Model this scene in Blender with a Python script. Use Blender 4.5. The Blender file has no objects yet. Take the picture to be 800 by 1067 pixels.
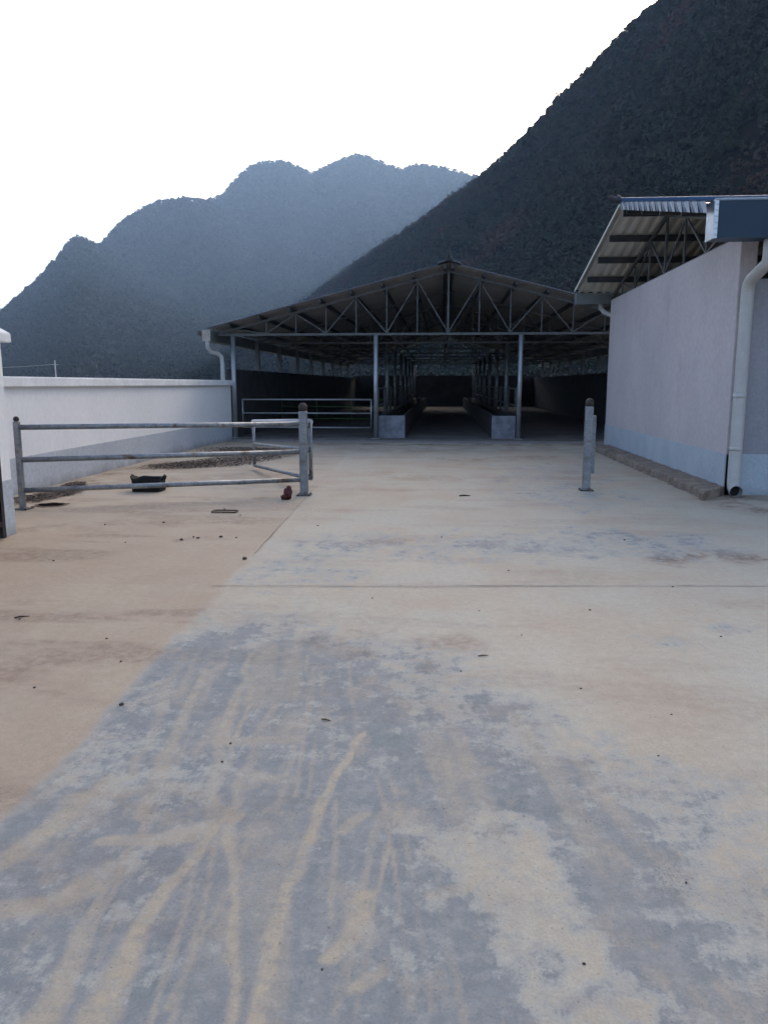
import bpy, math, random
import numpy as np
from mathutils import Vector, Matrix
random.seed(7)
rng = np.random.default_rng(11)
scene = bpy.context.scene
COL = scene.collection
R = math.radians
SUN_EL, SUN_AZ, SUN_S, SKY_S, EXPO, HAZE_D, DUST, SUN_A = 25,24,3.0,0.12,1.66,0.00026,8,1

# ------------------------------------------------------------------ materials
def mat(name, c1, c2=None, rough=0.7, metal=0.0, scale=3.0, detail=6.0, lo=0.35, hi=0.65, fine=0.0, fscale=60.0,
        bump=0.0, bscale=40.0, stretch=(1, 1, 1), spec=0.4, splash=None, c3=None, c3scale=1.2, c3lo=0.55, c3hi=0.75, coord='Object'):
    m = bpy.data.materials.new(name); m.use_nodes = True
    nt = m.node_tree; N = nt.nodes; L = nt.links
    b = N['Principled BSDF']
    b.inputs['Roughness'].default_value = rough; b.inputs['Metallic'].default_value = metal
    b.inputs['Specular IOR Level'].default_value = spec
    tc = N.new('ShaderNodeTexCoord')
    geo = N.new('ShaderNodeNewGeometry')
    mp = N.new('ShaderNodeMapping'); mp.inputs['Scale'].default_value = stretch
    L.new(geo.outputs['Position'] if coord == 'World' else tc.outputs[coord], mp.inputs['Vector'])
    col = None
    def noise(s, d=6.0, w=None):
        n = N.new('ShaderNodeTexNoise'); n.inputs['Scale'].default_value = s; n.inputs['Detail'].default_value = d
        n.inputs['Roughness'].default_value = 0.62
        L.new(mp.outputs[0], n.inputs['Vector']); return n.outputs['Fac']
    def ramp(v, a, c):
        r = N.new('ShaderNodeMapRange'); r.inputs['From Min'].default_value = a; r.inputs['From Max'].default_value = c
        L.new(v, r.inputs['Value']); return r.outputs[0]
    def mix(f, a, c, mode='MIX'):
        x = N.new('ShaderNodeMix'); x.data_type = 'RGBA'; x.blend_type = mode
        if isinstance(f, float): x.inputs[0].default_value = f
        else: L.new(f, x.inputs[0])
        for i, v in ((6, a), (7, c)):
            if isinstance(v, tuple): x.inputs[i].default_value = (*v, 1)
            else: L.new(v, x.inputs[i])
        return x.outputs[2]
    c2 = c2 or tuple(v * 0.8 for v in c1)
    col = mix(ramp(noise(scale, detail), lo, hi), c1, c2)
    if c3: col = mix(ramp(noise(c3scale, 8), c3lo, c3hi), col, c3)
    if fine > 0:
        f = ramp(noise(fscale, 3), 0.3, 0.7)
        mm = N.new('ShaderNodeMapRange'); mm.inputs['To Min'].default_value = 1 - fine; mm.inputs['To Max'].default_value = 1 + fine * 0.3
        L.new(f, mm.inputs['Value'])
        cc = N.new('ShaderNodeCombineColor')
        for i in range(3): L.new(mm.outputs[0], cc.inputs[i])
        col = mix(1.0, col, cc.outputs[0], 'MULTIPLY')
    if splash:                                  # dirt splashed up from the ground: (height, colour)
        sx = N.new('ShaderNodeSeparateXYZ'); L.new(geo.outputs['Position'], sx.inputs[0])
        a = N.new('ShaderNodeMath'); a.operation = 'MULTIPLY_ADD'
        L.new(noise(2.6, 7), a.inputs[0]); a.inputs[1].default_value = splash[0] * 1.7; a.inputs[2].default_value = -splash[0] * 0.35
        s = N.new('ShaderNodeMath'); s.operation = 'SUBTRACT'; L.new(a.outputs[0], s.inputs[0]); L.new(sx.outputs['Z'], s.inputs[1])
        col = mix(ramp(s.outputs[0], -0.02, splash[0] * 0.9), col, splash[1])
    L.new(col, b.inputs['Base Color'])
    if bump > 0:
        bp = N.new('ShaderNodeBump'); bp.inputs['Strength'].default_value = bump; bp.inputs['Distance'].default_value = 0.02
        L.new(noise(bscale, 5), bp.inputs['Height']); L.new(bp.outputs[0], b.inputs['Normal'])
    return m

M = {}
M['galv'] = mat('galvanised_steel', (0.36, 0.37, 0.38), (0.22, 0.23, 0.24), 0.5, 0.7, 11, 8, fine=0.3, bump=0.15, c3=(0.15, 0.095, 0.06), c3scale=5, c3lo=0.56, c3hi=0.66)
M['galv_light'] = mat('bright_galvanised', (0.42, 0.43, 0.45), (0.34, 0.35, 0.37), 0.42, 0.6, 5, fine=0.15)
M['shiny'] = mat('shiny_zinc', (0.75, 0.77, 0.8), (0.6, 0.62, 0.66), 0.3, 0.7, 12, fine=0.15, bump=0.2, bscale=25)
M['rust_cap'] = mat('dark_rusty_cap', (0.035, 0.028, 0.025), (0.075, 0.05, 0.04), 0.7, 0.2, 14, bump=0.3)
M['dark_steel'] = mat('dark_steel', (0.055, 0.055, 0.06), (0.085, 0.08, 0.08), 0.6, 0.4, 4, fine=0.2)
M['truss'] = mat('truss_steel', (0.15, 0.148, 0.145), (0.11, 0.108, 0.105), 0.55, 0.2, 5, fine=0.2)
M['barn_under'] = mat('roof_sheet_underside', (0.52, 0.49, 0.45), (0.42, 0.4, 0.36), 0.6, 0.2, 1.5, fine=0.15)
M['barn_top'] = mat('roof_sheet_top', (0.16, 0.17, 0.2), (0.11, 0.12, 0.15), 0.55, 0.2, 1.5, fine=0.2)
M['shed_under'] = mat('beige_sheet_underside', (0.8, 0.77, 0.68), (0.7, 0.67, 0.58), 0.55, 0.0, 1.4, fine=0.2)
M['shed_top'] = mat('blue_sheet_top', (0.04, 0.1, 0.2), (0.03, 0.07, 0.15), 0.35, 0.1, 3, fine=0.2)
M['blue_pale'] = mat('pale_gloss_blue', (0.4, 0.48, 0.56), (0.3, 0.38, 0.47), 0.35, 0.1, 3, fine=0.2)
M['gutter_blue'] = mat('blue_gutter_sheet', (0.026, 0.052, 0.085), (0.022, 0.042, 0.068), 0.45, 0.2, 1.2, fine=0.15, bump=0.12, bscale=3)
M['gutter_grey'] = mat('grey_gutter_sheet', (0.27, 0.29, 0.29), (0.2, 0.215, 0.215), 0.5, 0.3, 2, fine=0.2)
M['gutter_tan'] = mat('tan_gutter_end', (0.55, 0.47, 0.39), (0.36, 0.3, 0.25), 0.65, 0.1, 5, fine=0.3)
M['pvc'] = mat('white_pvc', (0.56, 0.53, 0.5), (0.49, 0.46, 0.43), 0.4, 0, 3, fine=0.1, splash=(0.25, (0.3, 0.26, 0.22)))
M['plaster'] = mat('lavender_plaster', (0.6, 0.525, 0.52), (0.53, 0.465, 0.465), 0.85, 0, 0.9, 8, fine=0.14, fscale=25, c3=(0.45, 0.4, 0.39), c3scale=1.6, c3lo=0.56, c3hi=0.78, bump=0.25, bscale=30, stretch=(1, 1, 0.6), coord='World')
M['plaster_front'] = mat('shaded_plaster', (0.38, 0.36, 0.38), (0.32, 0.31, 0.33), 0.85, 0, 0.9, 8, fine=0.12, fscale=25, bump=0.25, bscale=30, coord='World')  # darker copy of the gable plaster; the weaker light is in its colour
M['band'] = mat('pale_blue_band', (0.5, 0.54, 0.58), (0.42, 0.47, 0.52), 0.8, 0, 1.6, 8, fine=0.15, fscale=30, bump=0.2, bscale=30,
                splash=(0.2, (0.25, 0.25, 0.26)), coord='World')
M['white_wall'] = mat('white_limewash', (0.82, 0.81, 0.795), (0.77, 0.76, 0.75), 0.85, 0, 0.8, 8, fine=0.06, fscale=18, bump=0.2, bscale=25, stretch=(1, 1, 0.9), coord='World')
M['coping'] = mat('white_coping', (0.86, 0.86, 0.85), (0.68, 0.68, 0.67), 0.8, 0, 2.5, fine=0.15, bump=0.25, bscale=20, coord='World')
M['band_wall'] = mat('blue_grey_band', (0.5, 0.53, 0.57), (0.43, 0.46, 0.5), 0.85, 0, 1.1, 8, fine=0.18, fscale=20, bump=0.25, bscale=25,
                     splash=(0.24, (0.22, 0.21, 0.2)), coord='World')
M['concrete_raw'] = mat('raw_concrete', (0.3, 0.29, 0.285), (0.19, 0.185, 0.185), 0.9, 0, 4, 8, fine=0.3, bump=0.4, bscale=20, c3=(0.1, 0.09, 0.085), coord='World')
M['trough'] = mat('trough_concrete', (0.3, 0.31, 0.35), (0.16, 0.165, 0.19), 0.9, 0, 5, 8, fine=0.3, bump=0.4, bscale=20, coord='World')
M['ledge'] = mat('worn_brown_ledge', (0.33, 0.26, 0.205), (0.2, 0.15, 0.115), 0.9, 0, 4, 8, fine=0.35, fscale=30, bump=0.6, bscale=18, c3=(0.09, 0.07, 0.06), c3scale=3, coord='World')
M['barn_wall'] = mat('dimmed_block_wall', (0.085, 0.08, 0.078), (0.05, 0.048, 0.046), 0.9, 0, 2, 8, fine=0.3, bump=0.3, bscale=12, coord='World')  # block colour darkened to stand for the dim barn interior
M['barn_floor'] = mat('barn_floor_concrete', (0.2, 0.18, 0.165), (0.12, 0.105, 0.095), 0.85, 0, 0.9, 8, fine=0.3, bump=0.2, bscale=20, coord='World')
M['apron'] = mat('apron_concrete', (0.33, 0.3, 0.285), (0.25, 0.22, 0.205), 0.88, 0, 1.3, 8, fine=0.25, bump=0.2, coord='World', c3=(0.13, 0.105, 0.09), c3lo=0.6)
M['rubber'] = mat('black_rubber', (0.008, 0.008, 0.008), (0.014, 0.013, 0.012), 0.85, 0, 12, bump=0.2)
M['black_gate'] = mat('black_paint', (0.012, 0.012, 0.014), (0.02, 0.02, 0.022), 0.5, 0.1, 6)
M['red_cloth'] = mat('dark_red_plastic', (0.14, 0.025, 0.018), (0.035, 0.012, 0.01), 0.6, 0, 25, bump=0.4)
M['wire'] = mat('brown_wire', (0.11, 0.075, 0.055), (0.06, 0.04, 0.03), 0.7, 0.3, 20)
M['green_paint'] = mat('worn_green_paint', (0.1, 0.2, 0.05), (0.07, 0.12, 0.05), 0.6, 0.1, 8)
M['trough_dark'] = mat('dark_trough_concrete', (0.07, 0.063, 0.058), (0.04, 0.036, 0.034), 0.9, 0, 3, 8, fine=0.3, bump=0.3, coord='World')  # darker tone of the trough concrete, for the channel
M['pit'] = mat('pit_shade', (0.008, 0.007, 0.007), (0.012, 0.01, 0.01), 1.0, 0, 10, spec=0.0)
M['stone'] = mat('dark_stone', (0.075, 0.06, 0.05), (0.045, 0.035, 0.03), 0.9, 0, 40, bump=0.3)
M['twig'] = mat('dry_twig', (0.07, 0.045, 0.03), (0.04, 0.03, 0.02), 0.9, 0, 40)
M['litter'] = mat('brown_leaf_litter', (0.12, 0.085, 0.065), (0.2, 0.15, 0.12), 0.95, 0, 9, 8, fine=0.5, fscale=50, bump=0.5, coord='World')
M['pole'] = mat('pale_concrete_pole', (0.4, 0.4, 0.4), None, 0.8, 0, 2)
M['earth'] = mat('valley_earth', (0.075, 0.085, 0.045), (0.11, 0.09, 0.06), 0.95, 0, 0.03, 8, fine=0.4, fscale=0.6, coord='World')
M['hill_near'] = mat('wooded_slope', (0.017, 0.02, 0.016), (0.022, 0.02, 0.017), 0.95, 0, 0.02, 8, fine=0.4, fscale=0.25, coord='World', c3=(0.026, 0.023, 0.021), c3scale=0.02, c3lo=0.62, c3hi=0.7, spec=0.0)  # ground tone darkened: shade under the tree crowns is in the colour
M['hill_far'] = mat('far_slope', (0.013, 0.016, 0.013), (0.018, 0.019, 0.015), 0.95, 0, 0.012, 8, fine=0.4, fscale=0.1, coord='World', c3=(0.03, 0.028, 0.026), c3scale=0.012, c3lo=0.6, c3hi=0.7, spec=0.0)  # darkened to match the self-shadowed crowns, shade held in the colour
M['leaf_near'] = mat('near_forest_leaves', (0.042, 0.058, 0.042), (0.066, 0.064, 0.048), 0.9, 0, 0.045, 8, fine=0.3, fscale=0.35, coord='World',
                     c3=(0.11, 0.068, 0.055), c3scale=0.016, c3lo=0.54, c3hi=0.64, spec=0.0)
M['leaf_far'] = mat('far_forest_leaves', (0.026, 0.034, 0.027), (0.04, 0.041, 0.033), 0.9, 0, 0.015, 8, fine=0.15, fscale=0.15, coord='World', spec=0.0)

# ------------------------------------------------------------------ mesh helper
class MB:
    def __init__(s): s.v = []; s.f = []; s.sm = []; s.mi = []
    def add(s, vs, fs, smooth=False, mi=0):
        o = len(s.v); s.v += [tuple(p) for p in vs]
        for f in fs: s.f.append(tuple(i + o for i in f)); s.sm.append(smooth); s.mi.append(mi)
        return s
    def box(s, x0, x1, y0, y1, z0, z1, mi=0):
        vs = [(x, y, z) for z in (z0, z1) for y in (y0, y1) for x in (x0, x1)]
        return s.add(vs, [(0, 2, 3, 1), (4, 5, 7, 6), (0, 1, 5, 4), (2, 6, 7, 3), (0, 4, 6, 2), (1, 3, 7, 5)], mi=mi)
    def bar(s, a, b, w, h, up=(0, 0, 1)):
        a = Vector(a); b = Vector(b); d = (b - a).normalized(); u = Vector(up)
        if abs(d.dot(u)) > 0.98: u = Vector((1, 0, 0))
        x = d.cross(u).normalized() * w / 2; y = x.cross(d).normalized() * h / 2
        vs = [p + i * x + j * y for p in (a, b) for i, j in ((-1, -1), (1, -1), (1, 1), (-1, 1))]
        return s.add(vs, [(0, 3, 2, 1), (4, 5, 6, 7), (0, 1, 5, 4), (1, 2, 6, 5), (2, 3, 7, 6), (3, 0, 4, 7)])
    def tube(s, pts, r, n=12, cap=True, closed=False):
        pts = [Vector(p) for p in pts]; rs = r if isinstance(r, (list, tuple)) else [r] * len(pts)
        k = len(pts); rings = []
        ref = None
        for i, p in enumerate(pts):
            if closed: d = pts[(i + 1) % k] - pts[i - 1]
            else: d = pts[min(i + 1, k - 1)] - pts[max(i - 1, 0)]
            d.normalize()
            if ref is None or abs(ref.dot(d)) > 0.99: ref = Vector((0, 0, 1)) if abs(d.z) < 0.9 else Vector((1, 0, 0))
            x = (ref - d * ref.dot(d)).normalized(); ref = x; y = d.cross(x)
            rings.append([p + (x * math.cos(t) + y * math.sin(t)) * rs[i] for t in [2 * math.pi * q / n for q in range(n)]])
        vs = [q for ring in rings for q in ring]; fs = []
        for i in range(k if closed else k - 1):
            a, b = i * n, ((i + 1) % k) * n
            fs += [(a + q, a + (q + 1) % n, b + (q + 1) % n, b + q) for q in range(n)]
        s.add(vs, fs, True)
        if cap and not closed:
            o = len(s.v) - len(vs)
            s.f.append(tuple(o + q for q in reversed(range(n)))); s.sm.append(False); s.mi.append(0)
            s.f.append(tuple(o + (k - 1) * n + q for q in range(n))); s.sm.append(False); s.mi.append(0)
        return s
    def blob(s, c, rad, jit=0.15, sub=12, seed=1):
        rn = random.Random(seed); n, m = sub, max(5, sub // 2 + 1)
        vs = [(c[0], c[1], c[2] - rad[2])]
        for i in range(1, m):
            t = math.pi * i / m - math.pi / 2
            for j in range(n):
                a = 2 * math.pi * j / n; k = 1 + rn.uniform(-jit, jit)
                vs.append((c[0] + rad[0] * math.cos(t) * math.cos(a) * k, c[1] + rad[1] * math.cos(t) * math.sin(a) * k, c[2] + rad[2] * math.sin(t) * k))
        vs.append((c[0], c[1], c[2] + rad[2])); top = len(vs) - 1
        fs = [(0, 1 + (j + 1) % n, 1 + j) for j in range(n)]
        for i in range(m - 2):
            a, b = 1 + i * n, 1 + (i + 1) * n
            fs += [(a + j, a + (j + 1) % n, b + (j + 1) % n, b + j) for j in range(n)]
        a = 1 + (m - 2) * n
        fs += [(a + j, a + (j + 1) % n, top) for j in range(n)]
        return s.add(vs, fs, True)
    def build(s, name, m, parent=None, bevel=0, loc=None):
        me = bpy.data.meshes.new(name); me.from_pydata(s.v, [], s.f); me.update()
        for q in (m if isinstance(m, (list, tuple)) else [m]): me.materials.append(M[q])
        me.polygons.foreach_set('use_smooth', s.sm); me.polygons.foreach_set('material_index', s.mi)
        o = bpy.data.objects.new(name, me); COL.objects.link(o)
        if parent: o.parent = parent
        if loc: o.location = loc
        if bevel:
            b = o.modifiers.new('edge', 'BEVEL'); b.width = bevel; b.segments = 2; b.limit_method = 'ANGLE'; b.angle_limit = R(40)
        return o

def tag(o, label=None, cat=None, group=None, kind=None):
    if label: o['label'] = label
    if cat: o['category'] = cat
    if group: o['group'] = group
    if kind: o['kind'] = kind
    return o
def empty(name, label, cat, loc=(0, 0, 0), group=None):
    o = bpy.data.objects.new(name, None); COL.objects.link(o); o.location = loc; o.empty_display_size = 0.2
    return tag(o, label, cat, group)
def copy_to(o, parent, loc):
    c = o.copy(); COL.objects.link(c); c.parent = parent; c.location = loc; return c

def np_mesh(name, verts, quads, m, smooth=False, attrs=None):
    me = bpy.data.meshes.new(name)
    me.vertices.add(len(verts)); me.vertices.foreach_set('co', np.ascontiguousarray(verts, dtype=np.float32).ravel())
    k = quads.shape[1]
    me.loops.add(quads.size); me.loops.foreach_set('vertex_index', quads.astype(np.int32).ravel())
    me.polygons.add(len(quads)); me.polygons.foreach_set('loop_start', np.arange(0, quads.size, k, dtype=np.int32))
    me.polygons.foreach_set('use_smooth', np.full(len(quads), smooth))
    for a, v in (attrs or {}).items():
        at = me.attributes.new(a, 'FLOAT', 'POINT'); at.data.foreach_set('value', v.astype(np.float32).ravel())
    me.update(calc_edges=True); me.validate()
    me.materials.append(M[m] if isinstance(m, str) else m)
    o = bpy.data.objects.new(name, me); COL.objects.link(o); return o

# value noise for terrain and stains
LAT = np.random.default_rng(3).random((256, 256))
def vnoise(x, y):
    xi = np.floor(x).astype(int); yi = np.floor(y).astype(int); fx = x - xi; fy = y - yi
    fx = fx * fx * (3 - 2 * fx); fy = fy * fy * (3 - 2 * fy)
    a = LAT[xi % 256, yi % 256]; b = LAT[(xi + 1) % 256, yi % 256]; c = LAT[xi % 256, (yi + 1) % 256]; d = LAT[(xi + 1) % 256, (yi + 1) % 256]
    return (a * (1 - fx) + b * fx) * (1 - fy) + (c * (1 - fx) + d * fx) * fy
def fbm(x, y, o=5, g=0.5):
    s = 0; a = 1; t = 0
    for i in range(o):
        s = s + a * vnoise(x * 2 ** i + 17.3 * i, y * 2 ** i + 9.1 * i); t += a; a *= g
    return s / t
def sstep(x, a, b):
    t = np.clip((x - a) / (b - a), 0, 1); return t * t * (3 - 2 * t)

# ------------------------------------------------------------------ ground
g = MB().box(-2650, 2650, -2650, 2650, -0.9, -0.25).build('ground', 'earth'); tag(g, kind='structure')

X0, X1, Y1 = -5.79, 16.0, 20.45
xs = np.concatenate([np.arange(X0, -2.6, 0.07), np.arange(-2.6, -1.5, 0.022), np.arange(-1.5, 0.6, 0.0105), np.arange(0.6, 2.6, 0.022), np.arange(2.6, 6.0, 0.06), np.linspace(6.0, X1, 30)])
ys = [-8, -5, -3, -1, 0, 0.6, 1.0]
while ys[-1] < Y1: ys.append(ys[-1] + max(0.0105, 0.0038 * ys[-1]))
ys = np.array(ys[:-1] + [Y1])
XX, YY = np.meshgrid(xs, ys)
wx = XX + 0.35 * (fbm(XX * 1.1 + 5, YY * 0.9) - 0.5); wy = YY + 0.5 * (fbm(XX * 1.0 + 31, YY * 0.8 + 8) - 0.5)
def path(pts, w, warp=0.06, soft=0.5):
    """1 on a polyline of width w (one number or one per point), fading at the rim"""
    px = XX + warp * (fbm(XX * 6 + 3, YY * 6) - 0.5) * 2; py = YY + warp * (fbm(XX * 6 + 40, YY * 6 + 11) - 0.5) * 2
    best = np.full(XX.shape, 9.0); ws = w if isinstance(w, (list, tuple)) else [w] * len(pts)
    if len(pts) == 1: return 1 - sstep(np.hypot(px - pts[0][0], py - pts[0][1]) / ws[0], 1 - soft, 1 + soft)
    for i in range(len(pts) - 1):
        (ax, ay), (bx, by) = pts[i], pts[i + 1]; dx, dy = bx - ax, by - ay
        t = np.clip(((px - ax) * dx + (py - ay) * dy) / (dx * dx + dy * dy), 0, 1)
        best = np.minimum(best, np.hypot(px - ax - t * dx, py - ay - t * dy) / (ws[i] + (ws[i + 1] - ws[i]) * t))
    return 1 - sstep(best, 1 - soft, 1 + soft)
jx = -1.78 + (9.9 - YY) * 0.0406                         # the long joint between the two lanes
n1 = fbm(XX * 1.3 + 2, YY * 1.1 + 4, 6, 0.55); n2 = fbm(XX * 4.2 + 12, YY * 3.2, 6, 0.6); n3 = fbm(XX * 0.55, YY * 0.45 + 20, 4)
lane = sstep(XX - jx + 0.10 * (n2 - 0.5), -0.05, 0.04)
lane = np.maximum(lane, sstep(YY + 3.0 * (n1 - 0.5), 7.2, 10.5) * 0.6); lane = lane - 0.45 * sstep(n1, 0.45, 0.65) * sstep(YY, 8.5, 12.0) * (lane > 0.6)     # 1 right of the joint
bare = 0.8 * sstep(5.7 - wy + 1.2 * (n3 - 0.5), -0.3, 1.9) * sstep(0.3 - wx + 0.62 * (3.6 - wy), -0.7, 0.9)
bare = np.maximum(bare, 0.8 * path([(-1.31, 4.3), (-1.16, 3.1), (-1.2, 2.3)], [0.2, 0.3, 0.3], 0.2, 0.9))
bare = np.maximum(bare, 0.75 * path([(-0.95, 3.9), (-0.6, 3.4), (-0.15, 3.3)], [0.3, 0.35, 0.25], 0.25, 0.9))
bare = np.maximum(bare, 0.9 * path([(-0.21, 2.83), (0.05, 2.68), (0.36, 2.56), (0.6, 2.38), (0.67, 2.01), (0.78, 1.7)], [0.24, 0.2, 0.11, 0.13, 0.12, 0.11], 0.2, 0.9))
bare = np.maximum(bare, 0.9 * path([(-0.5, 2.6), (-0.4, 1.7)], 0.2, 0.16, 0.9))
bare = np.maximum(bare, 0.85 * path([(-0.14, 1.9), (0.07, 1.76), (0.3, 1.68)], 0.12, 0.12, 0.9))
bare = np.maximum(bare, 0.5 * path([(0.1, 7.03), (0.92, 7.18), (1.67, 7.37), (2.16, 7.18)], 0.55, 0.4, 0.95))
bare = np.maximum(bare, 0.4 * path([(1.15, 4.47), (1.41, 4.4)], 0.12, 0.1, 0.9)); bare = np.maximum(bare, 0.45 * path([(1.77, 4.73), (1.95, 4.74)], 0.11, 0.08, 0.9))
bare = np.maximum(bare, 0.4 * path([(-0.95, 7.2), (-1.19, 5.84)], 0.4, 0.3, 0.9))
bare = np.maximum(bare, 0.35 * path([(2.0, 14.0), (1.7, 10.5)], 0.9, 0.5, 0.9))
bare = bare * (1 - 0.72 * path([(0.05, 2.38), (0.26, 2.27), (0.36, 2.0), (0.34, 1.6)], [0.1, 0.17, 0.13, 0.08], 0.3, 0.95))
bare = np.clip(bare + 0.5 * (n2 - 0.5) * (bare > 0.04) + 0.35 * (n1 - 0.52) * (bare > 0.04), 0, 1)
str_ = np.zeros_like(XX)
for pts, w, a in (
    ([(-0.32, 3.11), (-0.39, 2.74), (-0.41, 2.38), (-0.44, 2.05), (-0.44, 1.85), (-0.42, 1.57)], [0.016, 0.02, 0.024, 0.028, 0.036, 0.03], 1),
    ([(-0.74, 2.47), (-0.6, 2.04), (-0.52, 1.77), (-0.47, 1.5)], [0.03, 0.017, 0.016, 0.018], 0.9),
    ([(-0.74, 2.4), (-0.8, 2.07), (-0.82, 1.86), (-0.81, 1.72), (-0.81, 1.5)], [0.018, 0.03, 0.036, 0.05, 0.07], 1),
    ([(-1.0, 2.05), (-0.97, 1.89), (-0.93, 1.64), (-0.94, 1.5)], [0.015, 0.02, 0.035, 0.06], 0.9),
    ([(-1.1, 2.27), (-0.94, 2.28), (-0.81, 2.33), (-0.7, 2.44)], [0.03, 0.055, 0.05, 0.03], 0.9),
    ([(-1.22, 3.78), (-1.15, 3.2), (-1.07, 2.69), (-1.03, 2.42)], [0.02, 0.035, 0.045, 0.04], 0.75),
    ([(-1.04, 4.09), (-0.96, 3.32), (-0.87, 2.78), (-0.78, 2.44)], [0.02, 0.035, 0.03, 0.03], 0.7),
    ([(-0.82, 4.0), (-0.78, 3.2), (-0.72, 2.5)], 0.022, 0.5), ([(-1.4, 2.1), (-1.3, 2.35), (-1.26, 2.65)], 0.05, 0.8),
    ([(-1.3, 1.9), (-1.12, 1.95), (-1.0, 2.1)], 0.06, 0.8), ([(-0.28, 1.8), (-0.22, 1.92), (-0.21, 2.04)], [0.035, 0.045, 0.03], 1),
    ([(-0.21, 1.68), (-0.15, 1.75)], 0.03, 0.8), ([(-0.01, 2.08), (0.11, 2.13)], 0.03, 0.6), ([(-0.3, 2.39), (-0.25, 2.48)], 0.03, 0.7),
    ([(-1.12, 2.9), (-1.0, 2.3), (-0.9, 1.6)], 0.012, 0.7), ([(-0.93, 3.6), (-0.84, 2.9), (-0.8, 2.5)], 0.012, 0.7), ([(-0.66, 3.9), (-0.6, 3.1), (-0.56, 2.5)], 0.013, 0.5),
    ([(-0.62, 2.3), (-0.63, 1.6)], 0.01, 0.6), ([(-1.3, 3.4), (-1.18, 2.7)], 0.03, 0.6), ([(-0.2, 2.5), (-0.24, 1.6)], 0.008, 0.5), ([(-1.32, 2.5), (-1.05, 2.62), (-0.9, 2.6)], 0.05, 0.7),
    ([(-0.9, 3.0), (-0.6, 3.05)], 0.05, 0.6), ([(-0.75, 2.75), (-0.55, 2.7)], 0.04, 0.5), ([(0.06, 2.72), (0.2, 2.83)], 0.04, 0.4)):
    w = [0.8 * q for q in w] if isinstance(w, list) else 0.8 * w
    str_ = np.maximum(str_, a * path(pts, w, 0.03, 0.5) * np.clip(0.28 + 1.4 * n2 + 0.5 * (n1 - 0.5), 0, 1))
rs_ = random.Random(12)
for k in range(13):
    x_, y_ = rs_.uniform(-1.35, 0.1), rs_.uniform(2.3, 4.6); l_ = rs_.uniform(0.5, 1.6); sl = rs_.choice([0.14, 0.13, 0.15, 0.05, 0.22, -0.05]) + rs_.uniform(-.02, .02)
    pp = [(x_ + sl * l_ * t + 0.012 * math.sin(5 * t + k), max(1.35, y_ - l_ * t)) for t in (0, 0.35, 0.7, 1)]
    for o_ in ((0, 0.05) if k % 3 == 0 else (0,)):
        str_ = np.maximum(str_, rs_.uniform(0.45, 0.85) * path([(a_ + o_, b_) for a_, b_ in pp], rs_.uniform(0.006, 0.011), 0.008, 0.5) * np.clip(2.2 * n2 - 0.45, 0, 1))
ang = (XX + 0.16 * YY) * 9                                # faint tyre-swept streaks running up the yard
sweep = sstep(fbm(ang, YY * 0.35, 4), 0.5, 0.68)
str_ = np.maximum(str_, 0.45 * sweep * sstep(n1, 0.4, 0.6) * (YY < 5.5))
mud = np.zeros_like(XX)
for pts, w, a in (([(-0.77, 5.07), (-0.54, 4.76), (-0.33, 4.48), (-0.09, 4.29), (0.13, 4.37)], 0.14, 0.55), ([(-0.73, 4.36), (-0.41, 4.14), (-0.14, 4.0)], 0.12, 0.45),
                  ([(1.94, 6.58), (2.32, 6.87), (2.59, 6.7)], 0.16, 0.75), ([(-0.6, 7.2), (-0.17, 7.32)], 0.16, 0.5),
                  ([(-2.45, 7.2), (-2.2, 7.25)], 0.1, 0.8), ([(-3.0, 9.8), (-2.35, 9.95)], 0.1, 0.6), ([(3.95, 10.5), (3.8, 9.7), (4.25, 9.2)], 0.38, 1.0), ([(1.95, 6.62), (2.3, 6.85), (2.7, 6.75)], 0.15, 1.0),
                  ([(0.3, 15.5), (2.4, 16.2)], 0.5, 0.5), ([(-3.5, 19.3), (5, 19.5)], 0.4, 1.0), ([(-2.0, 17.5), (2.5, 18.2)], 0.8, 0.5), ([(-5.0, 11.5), (-3.0, 12.6)], 0.4, 0.5), ([(-4.5, 7.6), (-2.6, 8.3)], 0.25, 0.5), ([(-5.6, 9.0), (-5.2, 10.6), (-5.5, 12.0), (-5.3, 14.5)], 0.3, 0.9),
                  ([(-5.2, 13.4), (-3.6, 14.4), (-3.2, 17.4)], 0.35, 0.5), ([(-0.6, 12.5), (0.9, 12.2)], 0.4, 0.35)):
    mud = np.maximum(mud, a * path(pts, w, 0.12, 0.8) * sstep(n2, 0.36, 0.62))
mud = np.maximum(mud, 0.55 * sstep(fbm(XX * 0.9, YY * 3.2 + 3, 5), 0.56, 0.72) * (0.35 + 0.65 * (1 - lane)))
specks = np.zeros_like(XX)
for (sx, sy, sw, sh) in ((0.02, 2.54, .05, .02), (0.29, 2.56, .04, .018), (0.72, 2.2, .05, .09), (0.27, 1.78, .03, .03), (0.3, 2.62, .05, .02), (-0.74, 2.95, .05, .02), (-0.5, 2.9, .05, .02), (0.55, 2.5, .06, .02)):
    specks = np.maximum(specks, np.exp(-(((XX - sx) / sw) ** 2 + ((YY - sy) / sh) ** 2)))
ro, co = XX.shape
idx = np.arange(ro * co).reshape(ro, co)
quads = np.stack([idx[:-1, :-1], idx[:-1, 1:], idx[1:, 1:], idx[1:, :-1]], -1).reshape(-1, 4)
ZZ = 0.008 * (n3 - 0.5)
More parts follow.
